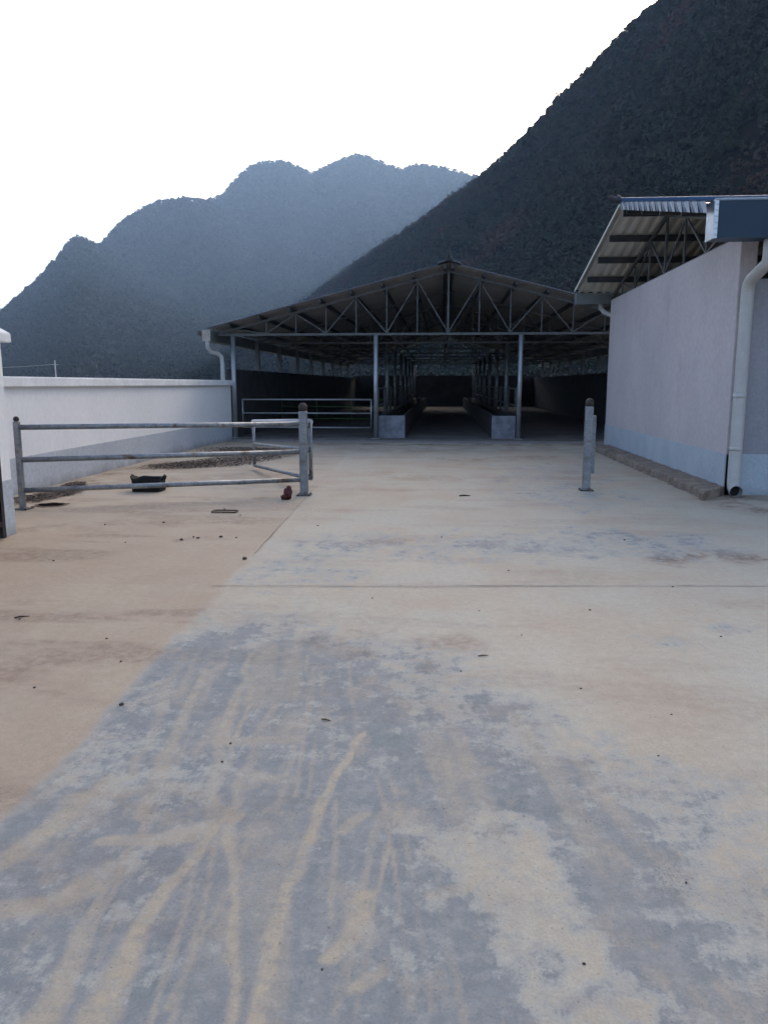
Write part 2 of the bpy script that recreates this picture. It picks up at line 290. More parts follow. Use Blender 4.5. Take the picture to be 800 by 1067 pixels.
def yard_material():
    m = bpy.data.materials.new('dusty_yard_concrete'); m.use_nodes = True
    nt = m.node_tree; N = nt.nodes; L = nt.links; b = N['Principled BSDF']
    geo = N.new('ShaderNodeNewGeometry')
    def at(n): a = N.new('ShaderNodeAttribute'); a.attribute_name = n; return a.outputs['Fac']
    def noise(s, d=6, rg=0.6, st=(1, 1, 1)):
        mp = N.new('ShaderNodeMapping'); mp.inputs['Scale'].default_value = st; L.new(geo.outputs['Position'], mp.inputs['Vector'])
        n = N.new('ShaderNodeTexNoise'); n.inputs['Scale'].default_value = s; n.inputs['Detail'].default_value = d; n.inputs['Roughness'].default_value = rg
        L.new(mp.outputs[0], n.inputs['Vector']); return n.outputs['Fac']
    def ramp(v, a, c, lo=0, hi=1):
        r = N.new('ShaderNodeMapRange'); r.inputs['From Min'].default_value = a; r.inputs['From Max'].default_value = c
        r.inputs['To Min'].default_value = lo; r.inputs['To Max'].default_value = hi; L.new(v, r.inputs['Value']); return r.outputs[0]
    def math_(op, a, c):
        x = N.new('ShaderNodeMath'); x.operation = op
        for i, v in enumerate((a, c)):
            if isinstance(v, (int, float)): x.inputs[i].default_value = v
            else: L.new(v, x.inputs[i])
        return x.outputs[0]
    def mix(f, a, c, mode='MIX'):
        x = N.new('ShaderNodeMix'); x.data_type = 'RGBA'; x.blend_type = mode
        if isinstance(f, (int, float)): x.inputs[0].default_value = f
        else: L.new(f, x.inputs[0])
        for i, v in ((6, a), (7, c)):
            if isinstance(v, tuple): x.inputs[i].default_value = (*v, 1)
            else: L.new(v, x.inputs[i])
        return x.outputs[2]
    dusty = mix(ramp(noise(1.3, 7, 0.6, (1, 0.7, 1)), 0.36, 0.64), (0.455, 0.40, 0.315), (0.425, 0.345, 0.26))
    dusty = mix(ramp(noise(0.8, 6), 0.45, 0.7), dusty, (0.44, 0.405, 0.335))
    earthy = mix(ramp(noise(1.6, 7), 0.35, 0.65), (0.39, 0.295, 0.21), (0.425, 0.335, 0.245))
    base = mix(at('lane'), earthy, dusty)
    bare_c = mix(ramp(noise(5, 8, 0.7), 0.32, 0.68), (0.205, 0.215, 0.218), (0.262, 0.262, 0.255))
    bare_c = mix(ramp(noise(13, 9, 0.75), 0.5, 0.64, 0, 0.75), bare_c, (0.335, 0.32, 0.29))
    bare_c = mix(ramp(noise(2.2, 5), 0.56, 0.7, 0, 0.5), bare_c, (0.17, 0.2, 0.195))
    nb = math_('ADD', at('bare'), math_('MULTIPLY', math_('SUBTRACT', noise(8, 12, 0.76), 0.5), 2.4))
    nb = math_('ADD', nb, math_('MULTIPLY', math_('SUBTRACT', noise(2.3, 7, 0.65, (1.2, 0.7, 1)), 0.5), 1.7))
    nb = math_('ADD', nb, math_('MULTIPLY', math_('SUBTRACT', noise(26, 5, 0.7, (1.6, 0.22, 1)), 0.5), 0.5))
    nb = math_('MULTIPLY', nb, ramp(at('bare'), 0.02, 0.22))
    pale = ramp(nb, 0.12, 0.42)                       # washed cement between the dust and the bare slab
    col = mix(math_('MULTIPLY', pale, at('lane')), base, (0.37, 0.355, 0.315))
    col = mix(math_('MULTIPLY', ramp(nb, 0.47, 0.68), at('lane')), col, bare_c)
    tan = math_('MULTIPLY', math_('MULTIPLY', ramp(noise(3.4, 9, 0.72, (1.3, 0.8, 1)), 0.52, 0.64, 0, 0.7), ramp(at('bare'), 0.1, 0.4)), at('lane'))
    col = mix(tan, col, (0.39, 0.33, 0.265))
    rust = math_('MULTIPLY', ramp(noise(2.7, 8, 0.7, (1, 0.6, 1)), 0.62, 0.72, 0, 0.5), at('lane'))
    col = mix(rust, col, (0.4, 0.29, 0.2))
    col = mix(math_('MULTIPLY', at('streak'), ramp(noise(16, 9, 0.75), 0.36, 0.54, 0.3, 1.0)), col, (0.44, 0.36, 0.265))
    col = mix(math_('MULTIPLY', at('mud'), ramp(noise(12, 8, 0.7), 0.38, 0.58, 0.15, 0.95)), col, (0.18, 0.115, 0.085))
    col = mix(math_('MULTIPLY', ramp(at('specks'), 0.05, 0.7, 0, 0.75), ramp(noise(95, 8, 0.8), 0.53, 0.62)), col, (0.07, 0.065, 0.065))
    fleck = ramp(noise(70, 2), 0.66, 0.74, 0, 0.7)
    col = mix(fleck, col, (0.13, 0.12, 0.12))
    g2 = math_('MULTIPLY', ramp(noise(120, 4, 0.7), 0.3, 0.7, 0.84, 1.05), ramp(noise(18, 8, 0.75), 0.3, 0.7, 0.88, 1.06))
    cc = N.new('ShaderNodeCombineColor')
    for i in range(3): L.new(g2, cc.inputs[i])
    col = mix(1.0, col, cc.outputs[0], 'MULTIPLY')
    L.new(col, b.inputs['Base Color'])
    b.inputs['Roughness'].default_value = 0.82; b.inputs['Specular IOR Level'].default_value = 0.3
    bp = N.new('ShaderNodeBump'); bp.inputs['Strength'].default_value = 0.3; bp.inputs['Distance'].default_value = 0.006
    L.new(math_('ADD', noise(55, 6, 0.7), math_('MULTIPLY', noise(7, 5), 2.0)), bp.inputs['Height']); L.new(bp.outputs[0], b.inputs['Normal'])
    return m
yard = np_mesh('yard_pavement', np.stack([XX, YY, ZZ], -1).reshape(-1, 3), quads, yard_material(), True,
               {'lane': lane, 'bare': bare, 'streak': np.clip(str_, 0, 1), 'mud': mud, 'specks': specks})
tag(yard, kind='structure')
M['joint'] = mat('joint_filler', (0.11, 0.1, 0.09), (0.34, 0.3, 0.265), 0.95, 0, 2.2, 8, lo=0.42, hi=0.58, coord='World')
def strip(name, pts, w):
    b = MB(); vs = []
    for i, (x, y) in enumerate(pts):
        d = Vector(pts[min(i + 1, len(pts) - 1)]) - Vector(pts[max(i - 1, 0)]); d.normalize()
        k = w * (0.55 + 0.9 * random.random()) / 2
        vs += [(x - d.y * k, y + d.x * k, 0.0085), (x + d.y * k, y - d.x * k, 0.0085)]
    b.add(vs, [(2 * i, 2 * i + 1, 2 * i + 3, 2 * i + 2) for i in range(len(pts) - 1)])
    return tag(b.build(name, 'joint'), kind='structure')
strip('yard_joint', [(-1.7 + 0.06 * i, 5.485 + 0.0044 * i + random.uniform(-0.004, 0.004)) for i in range(76)], 0.012)
strip('yard_joint', [(-1.78 + (9.9 - y) * 0.0406 + random.uniform(-0.006, 0.006), y) for y in np.arange(6.6, 10.8, 0.1)], 0.006)

# ------------------------------------------------------------------ hills (real distance, height and thickness)
def hill(name, mname, sil, naz, nr, gully, seed):
    """sil: rows of azimuth (deg, + right), ridge elevation tan, ridge range, foot range"""
    s = np.array(sil); az = np.linspace(s[0, 0], s[-1, 0], naz)
    te = np.interp(az, s[:, 0], s[:, 1]); Rr = np.interp(az, s[:, 0], s[:, 2]); r0 = np.interp(az, s[:, 0], s[:, 3])
    kk = np.hanning(9); kk /= kk.sum()
    Rr = np.convolve(np.pad(Rr, 4, mode='edge'), kk, 'valid'); r0 = np.convolve(np.pad(r0, 4, mode='edge'), kk, 'valid')
    t = np.linspace(0, 1.7, nr)
    A, T = np.meshgrid(np.radians(az), t)
    rr = r0 + (Rr - r0) * T
    H = 1.5 + te * Rr
    prof = np.where(T <= 1, 0.3 * T + 0.7 * T ** 1.35, np.clip(1 - (T - 1) ** 1.3 * 1.6, 0, 1))
    x = rr * np.sin(A); y = rr * np.cos(A)
    gl = (fbm(x / gully + seed, y / gully + seed, 5) - 0.5)
    z = H * (prof + 0.20 * gl * np.sin(np.clip(T, 0, 1) * math.pi) ** 0.8) - 0.6
    fx = (A, rr, x, y, z, T)
    idx = np.arange(x.size).reshape(x.shape)
    q = np.stack([idx[:-1, :-1], idx[:-1, 1:], idx[1:, 1:], idx[1:, :-1]], -1).reshape(-1, 4)
    o = np_mesh(name, np.stack([x, y, z], -1).reshape(-1, 3), q, mname, True); tag(o, kind='structure')
    return fx
def forest(name, mname, fx, count, nleaf, r_lo, r_hi, leaf, label, seed, far, ridge=0.12, azr=None, rows=None):
    g2 = np.random.default_rng(seed); A, rr, x, y, z, T = fx
    nr, na = x.shape
    lim = np.searchsorted(T[:, 0], 1.0)
    lo, hi = 0, na - 2
    if azr: lo = np.searchsorted(A[0], R(azr[0])); hi = np.searchsorted(A[0], R(azr[1])) - 2
    # spread evenly over the slope area
    ia = g2.integers(lo, hi, count); tt = g2.random(count) ** 0.95
    on = g2.random(count) < ridge; tt[on] = 1.0 + g2.uniform(-0.03, 0.03, on.sum())
    ir = np.clip((tt * lim).astype(int), 0, nr - 2); u = g2.random(count); v = g2.random(count)
    def bil(f): return (f[ir, ia] * (1 - u) + f[ir, ia + 1] * u) * (1 - v) + (f[ir + 1, ia] * (1 - u) + f[ir + 1, ia + 1] * u) * v
    cx, cy, cz = bil(x), bil(y), bil(z)
    rad = np.clip(bil(rr) / far, 0.3, 1) * g2.uniform(r_lo, r_hi, count) * (0.7 + 0.7 * fbm(cx / 60, cy / 60, 3)); tall = g2.uniform(0.75, 1.35, count)
    d = g2.normal(size=(count, nleaf, 3)); d /= np.linalg.norm(d, axis=2, keepdims=True); d[..., 2] = np.where(d[..., 2] < -0.3, -d[..., 2], d[..., 2])
    lump = 1 + 0.35 * np.sin(d[..., 0] * 5 + cx[:, None]) * np.cos(d[..., 1] * 4 + cy[:, None])
    rs = g2.uniform(0.65, 1.0, (count, nleaf)) * lump
    P = np.stack([cx, cy, cz], -1)[:, None, :] + d * (rad[:, None] * rs)[..., None] * np.stack([np.ones(count), np.ones(count), tall], -1)[:, None, :]
    P[..., 2] += (rad * tall * 0.75)[:, None]
    nrm = d + 0.35 * g2.normal(size=d.shape); nrm /= np.linalg.norm(nrm, axis=2, keepdims=True)
    a = np.cross(nrm, g2.normal(size=d.shape)); a /= np.linalg.norm(a, axis=2, keepdims=True) + 1e-9; b = np.cross(nrm, a)
    s = (rad[:, None] * leaf * g2.uniform(0.6, 1.3, (count, nleaf)))[..., None]
    V = np.stack([P - a * s - b * s * 0.7, P + a * s * 1.1 - b * s * 0.5, P + a * s * 0.8 + b * s, P - a * s * 0.7 + b * s * 0.8], 2).reshape(-1, 3)
    q = np.arange(len(V)).reshape(-1, 4)
    o = np_mesh(name, V, q, mname, False); tag(o, label, 'forest', kind='stuff'); return o
S1 = [(-11.16, 0.083, 620, 200), (-8.38, 0.1212, 590, 190), (-6.3, 0.1458, 560, 180), (-4.23, 0.1713, 530, 170), (-2.18, 0.1918, 505, 160), (0.18, 0.2196, 480, 150), (2.51, 0.2466, 455, 140), (3.81, 0.2668, 440, 135), (5.1, 0.2855, 425, 130), (6.36, 0.3081, 410, 125), (7.6, 0.3313, 400, 120), (8.82, 0.3487, 390, 115), (10.03, 0.3666, 380, 110), (11.2, 0.3872, 370, 105), (12.36, 0.4062, 360, 100), (14.07, 0.4272, 350, 95), (15.71, 0.4521, 342, 90), (17.81, 0.4884, 335, 85), (19.79, 0.527, 328, 80), (22.67, 0.5628, 320, 75), (26.74, 0.5906, 315, 72), (32.95, 0.579, 310, 70), (45, 0.5, 300, 70), (70, 0.35, 300, 80)]
S2 = [(-43.05, -0.019, 760, 300), (-35.77, 0.0227, 760, 290), (-31.9, 0.0586, 750, 280), (-30.15, 0.0787, 740, 275), (-29.24, 0.0942, 735, 270), (-28.32, 0.1088, 730, 265), (-27.27, 0.1268, 725, 260), (-26.32, 0.1459, 720, 255), (-25.66, 0.1637, 720, 250), (-25.05, 0.1687, 720, 250), (-24.46, 0.165, 720, 250), (-24.0, 0.1601, 720, 250), (-22.3, 0.148, 715, 250), (-20.2, 0.13, 705, 250), (-17.5, 0.108, 690, 250), (-14.0, 0.085, 670, 250), (-9.0, 0.055, 650, 250), (-3, 0.03, 640, 250)]
S5 = [(-29.5, 0.06, 930, 420), (-27, 0.105, 940, 420), (-24.0, 0.158, 950, 420), (-23.04, 0.1741, 955, 420), (-22.07, 0.1913, 960, 420), (-20.97, 0.2044, 960, 420), (-19.82, 0.2143, 960, 420), (-18.22, 0.2192, 960, 420), (-16.81, 0.2193, 950, 420), (-15.78, 0.2113, 940, 420), (-14.37, 0.1945, 925, 420), (-12.4, 0.1752, 900, 410), (-9.04, 0.1477, 870, 400), (-4.23, 0.1075, 840, 400), (0.65, 0.0659, 820, 400), (5.51, 0.0334, 800, 400)]
S3 = [(-26.69, 0.0776, 1350, 700), (-22.89, 0.124, 1380, 700), (-18.93, 0.1911, 1400, 650), (-16.28, 0.222, 1400, 640), (-15.49, 0.227, 1400, 640), (-14.88, 0.2407, 1400, 640), (-14.27, 0.2522, 1400, 640), (-13.6, 0.2604, 1400, 640), (-12.94, 0.2653, 1400, 640), (-11.94, 0.2681, 1400, 640), (-11.14, 0.2686, 1410, 640), (-10.29, 0.2624, 1420, 640), (-9.29, 0.2551, 1430, 640), (-8.48, 0.261, 1440, 640), (-7.6, 0.269, 1450, 640), (-6.79, 0.2747, 1450, 640), (-6.12, 0.2782, 1450, 640), (-5.31, 0.2761, 1450, 640), (-4.57, 0.2717, 1450, 640), (-3.69, 0.265, 1450, 640), (-2.88, 0.2616, 1450, 640), (-2.21, 0.266, 1460, 640), (-1.53, 0.2669, 1460, 640), (-0.52, 0.2645, 1460, 640), (0.49, 0.2608, 1460, 640), (2.5, 0.251, 1450, 640), (4.53, 0.231, 1430, 640), (9.23, 0.1722, 1400, 650), (14.5, 0.1018, 1380, 660)]
S4 = [(-44.86, 0.0275, 2350, 1500), (-40.39, 0.0582, 2350, 1500), (-35.46, 0.0839, 2350, 1500), (-32.28, 0.0949, 2350, 1500), (-30.12, 0.0861, 2350, 1500), (-29.03, 0.074, 2350, 1500), (-26.77, 0.0556, 2350, 1500), (-21.91, 0.0323, 2350, 1500)]
S2 = [(a, t, r * 1.13, f * 1.1) for a, t, r, f in S2]
S3 = [(a, t, r * 0.82, f * 0.82) for a, t, r, f in S3]
f1 = hill('hill', 'hill_near', S1, 420, 110, 90, 1.5)
f2 = hill('hill', 'hill_far', S2, 380, 80, 150, 7.7)
f5 = hill('hill', 'hill_far', S5, 380, 80, 170, 4.4)
f3 = hill('hill', 'hill_far', S3, 360, 80, 200, 13.1)
f4 = hill('hill', 'hill_far', S4, 90, 40, 300, 3.3)
forest('forest', 'leaf_near', f1, 24000, 38, 0.9, 2.0, 0.25, 'dark wooded slope rising steeply behind the grey building and the barn', 21, 330, 0.05, (-10, 42))
forest('forest', 'leaf_far', f2, 20000, 16, 1.2, 2.4, 0.4, 'hazy blue woods on the low pointed hill above the white wall', 22, 730, 0.04)
forest('forest', 'leaf_far', f5, 18000, 14, 1.3, 2.5, 0.42, 'hazy woods on the rounded middle ridge behind the pointed hill', 24, 950, 0.04)
forest('forest', 'leaf_far', f3, 18000, 12, 1.4, 2.7, 0.45, 'palest woods on the far double-humped ridge', 23, 1150, 0.04)


# ------------------------------------------------------------------ boundary wall on the left
bw = empty('boundary_wall', 'long white rendered boundary wall with pale coping and blue-grey base along the yard', 'wall', (-5.9, 13, 0))
bw_o = Vector((5.9, -13, 0))
line = [(-5.80, 4.2), (-5.80, 18.7), (-5.6, 20.35)]
def wall_run(x_out, z0, z1, th, name, m, bev):
    b = MB(); vs = []
    for (x, y) in line: vs += [(x + x_out + bw_o.x, y + bw_o.y, z0), (x + x_out + bw_o.x, y + bw_o.y, z1), (x - th + bw_o.x, y + bw_o.y, z1), (x - th + bw_o.x, y + bw_o.y, z0)]
    fs = []
    for i in range(2):
        a, c = 4 * i, 4 * i + 4
        fs += [(a, c, c + 1, a + 1), (a + 1, c + 1, c + 2, a + 2), (a + 2, c + 2, c + 3, a + 3), (a, a + 3, c + 3, c)]
    fs += [(0, 1, 2, 3), (11, 10, 9, 8)]
    return b.add(vs, fs).build(name, m, bw, bev)
wall_run(0, -0.3, 1.46, 0.24, 'wall_body', 'white_wall', 0)
wall_run(0.07, 1.46, 1.60, 0.31, 'coping', 'coping', 0.015)
wall_run(0.004, -0.05, 0.5, 0.2, 'base_band', 'band_wall', 0)

# gate pillar at the left edge
gp = empty('gate_pillar', 'white rendered gate pillar with overhanging cap at the yard entrance', 'pillar', (-4.55, 7.1, 0))
MB().box(-0.26, 0.26, -0.26, 0.26, -0.2, 1.9).build('shaft', 'white_wall', gp, 0.012)
MB().box(-0.265, 0.265, -0.265, 0.265, -0.1, 0.56).build('base_band', 'band_wall', gp, 0.008)
c = MB(); q = 0.33
c.add([(-q, -q, 1.9), (q, -q, 1.9), (q, q, 1.9), (-q, q, 1.9), (-q, -q, 1.99), (q, -q, 1.99), (q, q, 1.99), (-q, q, 1.99), (-.2, -.2, 2.09), (.2, -.2, 2.09), (.2, .2, 2.09), (-.2, .2, 2.09)],
      [(3, 2, 1, 0), (0, 1, 5, 4), (1, 2, 6, 5), (2, 3, 7, 6), (3, 0, 4, 7), (4, 5, 9, 8), (5, 6, 10, 9), (6, 7, 11, 10), (7, 4, 8, 11), (8, 9, 10, 11)])
c.build('cap', 'coping', gp, 0.012)
bg = empty('entrance_gate_leaf', 'black steel sheet gate leaf standing open beside the white pillar', 'gate', (-4.24, 7.03, 0.02))
p0, p1 = Vector((0, 0, 0)), Vector((-0.02, -2.3, 0))
b = MB(); b.bar(p0 + Vector((0, 0, 0.95)), p1 + Vector((0, 0, 0.95)), 0.012, 1.62); b.build('sheet_panel', 'black_gate', bg)
b = MB()
for z in (0.14, 1.78): b.bar(p0 + Vector((0, 0, z)), p1 + Vector((0, 0, z)), 0.05, 0.05)
for t in (0, 0.5, 1): b.bar(p0.lerp(p1, t) + Vector((0, 0, 0.0)), p0.lerp(p1, t) + Vector((0, 0, 1.805)), 0.055, 0.055)
b.build('frame', 'black_gate', bg)

# ------------------------------------------------------------------ pipe gates and posts
def gate_post(x, y, h, label, plate=True, r=0.052, cr=0.062):
    e = empty('gate_post', label, 'post', (x, y, 0), 'galvanised gate posts across the yard')
    MB().bar((0, 0, 0), (0, 0, h), 2 * r, 2 * r).build('shaft', 'galv', e, 0.008)
    b = MB().blob((0, 0, h + cr * 0.8), (cr, cr, cr), 0.03, 16, 3); b.tube([(0, 0, h - 0.002), (0, 0, h + 0.02)], cr * 0.72)
    b.build('cap', 'rust_cap', e)
    b = MB().box(-0.095, 0.095, -0.095, 0.095, 0, 0.012)
    for sx in (-1, 1):
        for sy in (-1, 1): b.tube([(sx * .075, sy * .075, 0.01), (sx * .075, sy * .075, 0.026)], 0.012, 8)
    b.build('base_plate', 'dark_steel', e)
    return e
gate_post(-5.04, 8.84, 1.06, 'short galvanised gate post beside the white pillar at the left end of the closed gate', r=0.032, cr=0.034)
cpost = gate_post(-1.85, 10.27, 1.14, 'galvanised gate post with dark cap where the two pipe gates meet')
for z in (0.3, 0.62, 0.95): MB().tube([(0.03, 0.05, z - 0.03), (0.07, 0.09, z - 0.03), (0.07, 0.09, z + 0.03)], 0.014, 8).build('hinge', 'dark_steel', cpost)
rpost = gate_post(2.07, 11.04, 1.19, 'lone galvanised gate post near the grey building with a latch channel')
b = MB().box(0.055, 0.115, 0.05, 0.14, 0.24, 1.06); b.box(0.03, 0.056, 0.03, 0.06, 0.3, 0.36).box(0.03, 0.056, 0.03, 0.06, 0.92, 0.98)
b.build('latch_channel', 'galv', rpost, 0.006)

def pipe_gate(name, a, b_, zs_a, zs_b, rads, label, cat='gate', n_mid=0, group=None, ends=(0.0, 1.0), stile=0.026, m='galv', top=None, stile_lo=None):
    e = empty(name, label, cat, (a[0], a[1], 0), group)
    d = Vector((b_[0] - a[0], b_[1] - a[1], 0)); u = d.normalized()
    for i, (za, zb) in enumerate(zip(zs_a, zs_b)):
        MB().tube([(0, 0, za), (d.x, d.y, zb)], rads[i], 12).build('rail', 'galv_light' if (top and i == 0) else m, e)
    lo = stile_lo if stile_lo is not None else zs_a[-1] - rads[-1]
    for t in list(ends) + [(k + 1) / (n_mid + 1) for k in range(n_mid)]:
        p = d * t; z1 = zs_a[0] + (zs_b[0] - zs_a[0]) * t; z0 = zs_a[-1] + (zs_b[-1] - zs_a[-1]) * t
        off = u.cross(Vector((0, 0, 1))) * 0.0
        MB().tube([p + off + Vector((0, 0, z0)), p + off + Vector((0, 0, z1))], stile, 10).build('stile', m, e)
    return e
pipe_gate('pipe_gate', (-5.02, 8.85), (-1.89, 10.25), (0.99, 0.60, 0.23), (0.97, 0.595, 0.215), (0.032, 0.032, 0.032),
          'closed galvanised three rail pipe gate spanning from the left pillar', group='galvanised pipe gates in the yard', stile=0.03, ends=())
pipe_gate('pipe_gate', (-1.78, 10.42), (-3.3, 13.4), (0.99, 0.60, 0.21), (0.84, 0.45, 0.07), (0.042, 0.028, 0.028),
          'opened pipe gate leaf swung away behind the closed gate with thick top rail', group='galvanised pipe gates in the yard', top=True, stile=0.028)
# ------------------------------------------------------------------ livestock barn
BX, BY0, BY1 = 0.15, 20.25, 52.0
ZR, SL = 4.53, 0.252
def roof_z(dx): return ZR - SL * abs(dx)
barn = empty('livestock_barn', 'long open-fronted livestock barn with dark gable roof on steel trusses', 'barn', (BX, 20.7, 0))
bo = Vector((-BX, -20.7, 0))
def off(m, o): m.v = [(p[0] + o.x, p[1] + o.y, p[2] + o.z) for p in m.v]; return m
def barn_part(m, name, mt, parent=None, bevel=0):
    return off(m, bo).build(name, mt, parent or barn, bevel)
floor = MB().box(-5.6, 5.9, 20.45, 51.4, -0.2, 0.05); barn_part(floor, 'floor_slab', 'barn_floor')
ap = MB().box(-5.6, 5.9, 19.75, 20.44, -0.2, 0.022); barn_part(ap, 'apron', 'apron')
PITCH = 0.25
def corrugated(sgn, x_in, x_out, y0, y1, zf, pitch, depth, gap, mats):
    """sheet with ribs running down the slope; upper face slot 1, lower face slot 0"""
    m = MB(); prof = [(0, 0), (0.38, 0), (0.5, 1), (0.88, 1)]
    n = int((y1 - y0) / pitch)
    for lay, mi in ((0, 0), (gap, 1)):
        vs = []; k = 0
        for i in range(n + 1):
            for a, h in prof:
                y = y0 + (i + a) * pitch
                if y > y1: break
                for dx in (x_in, x_out): vs.append((BX + sgn * dx, y, zf(dx) + h * depth + lay))
                k += 1
        m.add(vs, [(2 * j, 2 * j + 1, 2 * j + 3, 2 * j + 2) for j in range(k - 1)], mi=mi)
    return m
roofs = []
for sgn in (-1, 1):
    r = corrugated(sgn, 0.0, 6.32, BY0, BY1, roof_z, PITCH, 0.035, 0.006, None)
    r = barn_part(r, 'roof', ['barn_under', 'barn_top'])
    roofs.append(r)
    for k in range(9):
        dx = 0.1 + 0.805 * k if k else 0.1
        x = BX + sgn * dx
        p = MB().box(x - 0.03, x + 0.03, BY0 + 0.03, BY1 - 0.1, roof_z(dx) - 0.115, roof_z(dx) - 0.012); barn_part(p, 'purlin', 'dark_steel', r)
    # eave gutter
    gx0, gx1 = sorted((BX + sgn * 6.2, BX + sgn * 6.42))
    gm = MB(); gm.box(gx0, gx1, BY0 - 0.05, BY1, 2.61, 2.63); gm.box(gx0, gx0 + 0.012, BY0 - 0.05, BY1, 2.631, 2.9); gm.box(gx1 - 0.012, gx1, BY0 - 0.05, BY1, 2.631, 2.9)
    gg = barn_part(gm, 'gutter', 'gutter_grey')
    barn_part(MB().box(gx0 + 0.0, gx1 - 0.0, BY0 - 0.063, BY0 - 0.0505, 2.612, 2.898), 'end_cap', 'gutter_tan', gg)
rc = MB(); 
rc.add([(BX - 0.3, BY0 - 0.03, ZR - 0.03), (BX, BY0 - 0.03, ZR + 0.06), (BX + 0.3, BY0 - 0.03, ZR - 0.03), (BX - 0.3, BY1, ZR - 0.03), (BX, BY1, ZR + 0.06), (BX + 0.3, BY1, ZR - 0.03),
        (BX - 0.3, BY0 - 0.03, ZR - 0.025+.04), (BX, BY0 - 0.03, ZR + 0.1), (BX + 0.3, BY0 - 0.03, ZR - 0.025+.04), (BX - 0.3, BY1, ZR - 0.025+.04), (BX, BY1, ZR + 0.1), (BX + 0.3, BY1, ZR - 0.025+.04)],
       [(0, 3, 4, 1), (1, 4, 5, 2), (6, 7, 10, 9), (7, 8, 11, 10), (0, 1, 7, 6), (1, 2, 8, 7), (0, 6, 9, 3), (2, 5, 11, 8)])
rc = barn_part(rc, 'ridge_cap', 'barn_top')
fi = MB(); fi.tube([(BX, BY0 + 0.05, ZR + 0.05), (BX, BY0 - 0.06, ZR + 0.14), (BX, BY0 - 0.16, ZR + 0.24)], [0.05, 0.04, 0.015], 8); fi.blob((BX, BY0 - 0.02, ZR + 0.08), (0.11, 0.06, 0.07), 0.2, 10, 4)
barn_part(fi, 'ridge_finial', 'dark_steel', rc)

NT, DT = 8, 4.32
cols_ = []
for k in range(NT):
    y = 20.7 + DT * k; m = MB(); zc = 2.8; P = 0.805; hs = 5.74
    m.bar((BX - hs - 0.4, y, zc), (BX + hs + 0.4, y, zc), 0.05, 0.06)
    for s in (-1, 1):
        m.bar((BX, y, roof_z(0) - 0.15), (BX + s * 6.18, y, roof_z(6.18) - 0.15), 0.05, 0.06)
        for i in range(1, 8):
            x = BX + s * i * P; m.bar((x, y, zc + 0.03), (x, y, roof_z(i * P) - 0.18), 0.026, 0.026)
        for i in range(0, 7):
            a, b_ = (i, i + 1) if i % 2 == 0 else (i + 1, i)        # a: bottom node, b: top node
            m.bar((BX + s * a * P, y + 0.001, zc + 0.03), (BX + s * b_ * P, y + 0.001, roof_z(b_ * P) - 0.18), 0.024, 0.024)
    m.bar((BX, y, zc + 0.03), (BX, y, ZR - 0.18), 0.045, 0.045)
    barn_part(m, 'truss', 'truss')
    for dx in ((-5.74, -1.9, 1.9, 5.74) if k == 0 else (-1.9, 1.9)):
        c = MB().tube([(BX + dx, y, 0.02), (BX + dx, y, 2.77)], 0.058, 14); c.box(BX + dx - .1, BX + dx + .1, y - .1, y + .1, 0.048, 0.062)
        c = barn_part(c, 'column', 'galv_light' if k == 0 else 'galv')
tie = MB()
for dx in (-3.3, 0, 3.3): tie.bar((BX + dx, 20.7, 2.86), (BX + dx, 20.7 + DT * 7, 2.86), 0.04, 0.04)
barn_part(tie, 'tie_rails', 'truss')
for s in (-1, 1):
    x = BX + s * 5.9
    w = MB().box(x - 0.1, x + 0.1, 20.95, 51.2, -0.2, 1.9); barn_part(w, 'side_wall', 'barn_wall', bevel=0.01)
    for k in range(1, 9):
        y = 20.8 + k * 3.35
        barn_part(MB().box(x - 0.06, x + 0.06, y - 0.06, y + 0.06, 1.9, 2.78), 'wall_post', 'truss')
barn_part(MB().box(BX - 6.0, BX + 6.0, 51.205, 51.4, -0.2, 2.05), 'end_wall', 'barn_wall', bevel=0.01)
# barn downpipe on the left front corner
d = MB().tube([(-6.15, 20.25, 2.62), (-6.15, 20.25, 2.45), (-6.1, 20.36, 2.34), (-5.96, 20.52, 2.3), (-5.88, 20.57, 2.22), (-5.86, 20.57, 2.05), (-5.86, 20.57, 0.35), (-5.85, 20.5, 0.24)], 0.055, 14)
barn_part(d, 'downpipe', 'pvc')

# feeding troughs and stall rails
def trough(x0, x1, label):
    e = empty('feeding_trough', label, 'trough', ((x0 + x1) / 2, 20.85, 0.05), 'concrete feeding troughs inside the barn')
    w = (x1 - x0) / 2; t = 0.1; L_ = 28.0; m = MB()
    pr = [(-w, 0), (w, 0), (w, 0.6), (w - t, 0.6), (w - t - 0.06, 0.2), (-w + t + 0.06, 0.2), (-w + t, 0.6), (-w, 0.6)]
    for i in range(2): m.v += [(x, 0.12 + i * (L_ - 0.24), z) for x, z in pr]
    for i in range(8): m.f.append((i, (i + 1) % 8, 8 + (i + 1) % 8, 8 + i)); m.sm.append(False); m.mi.append(0)
    m.build('trough_channel', 'trough_dark', e)
    for y in (0, L_ - 0.118): MB().box(-w - 0.004, w + 0.004, y, y + 0.118, -0.03, 0.605).build('end_block', 'trough', e, 0.015)
    return e
trough(-1.68, -0.98, 'grey concrete feeding trough on the aisle side of the left barn column')
trough(1.36, 1.98, 'grey concrete feeding trough beside the right barn column')
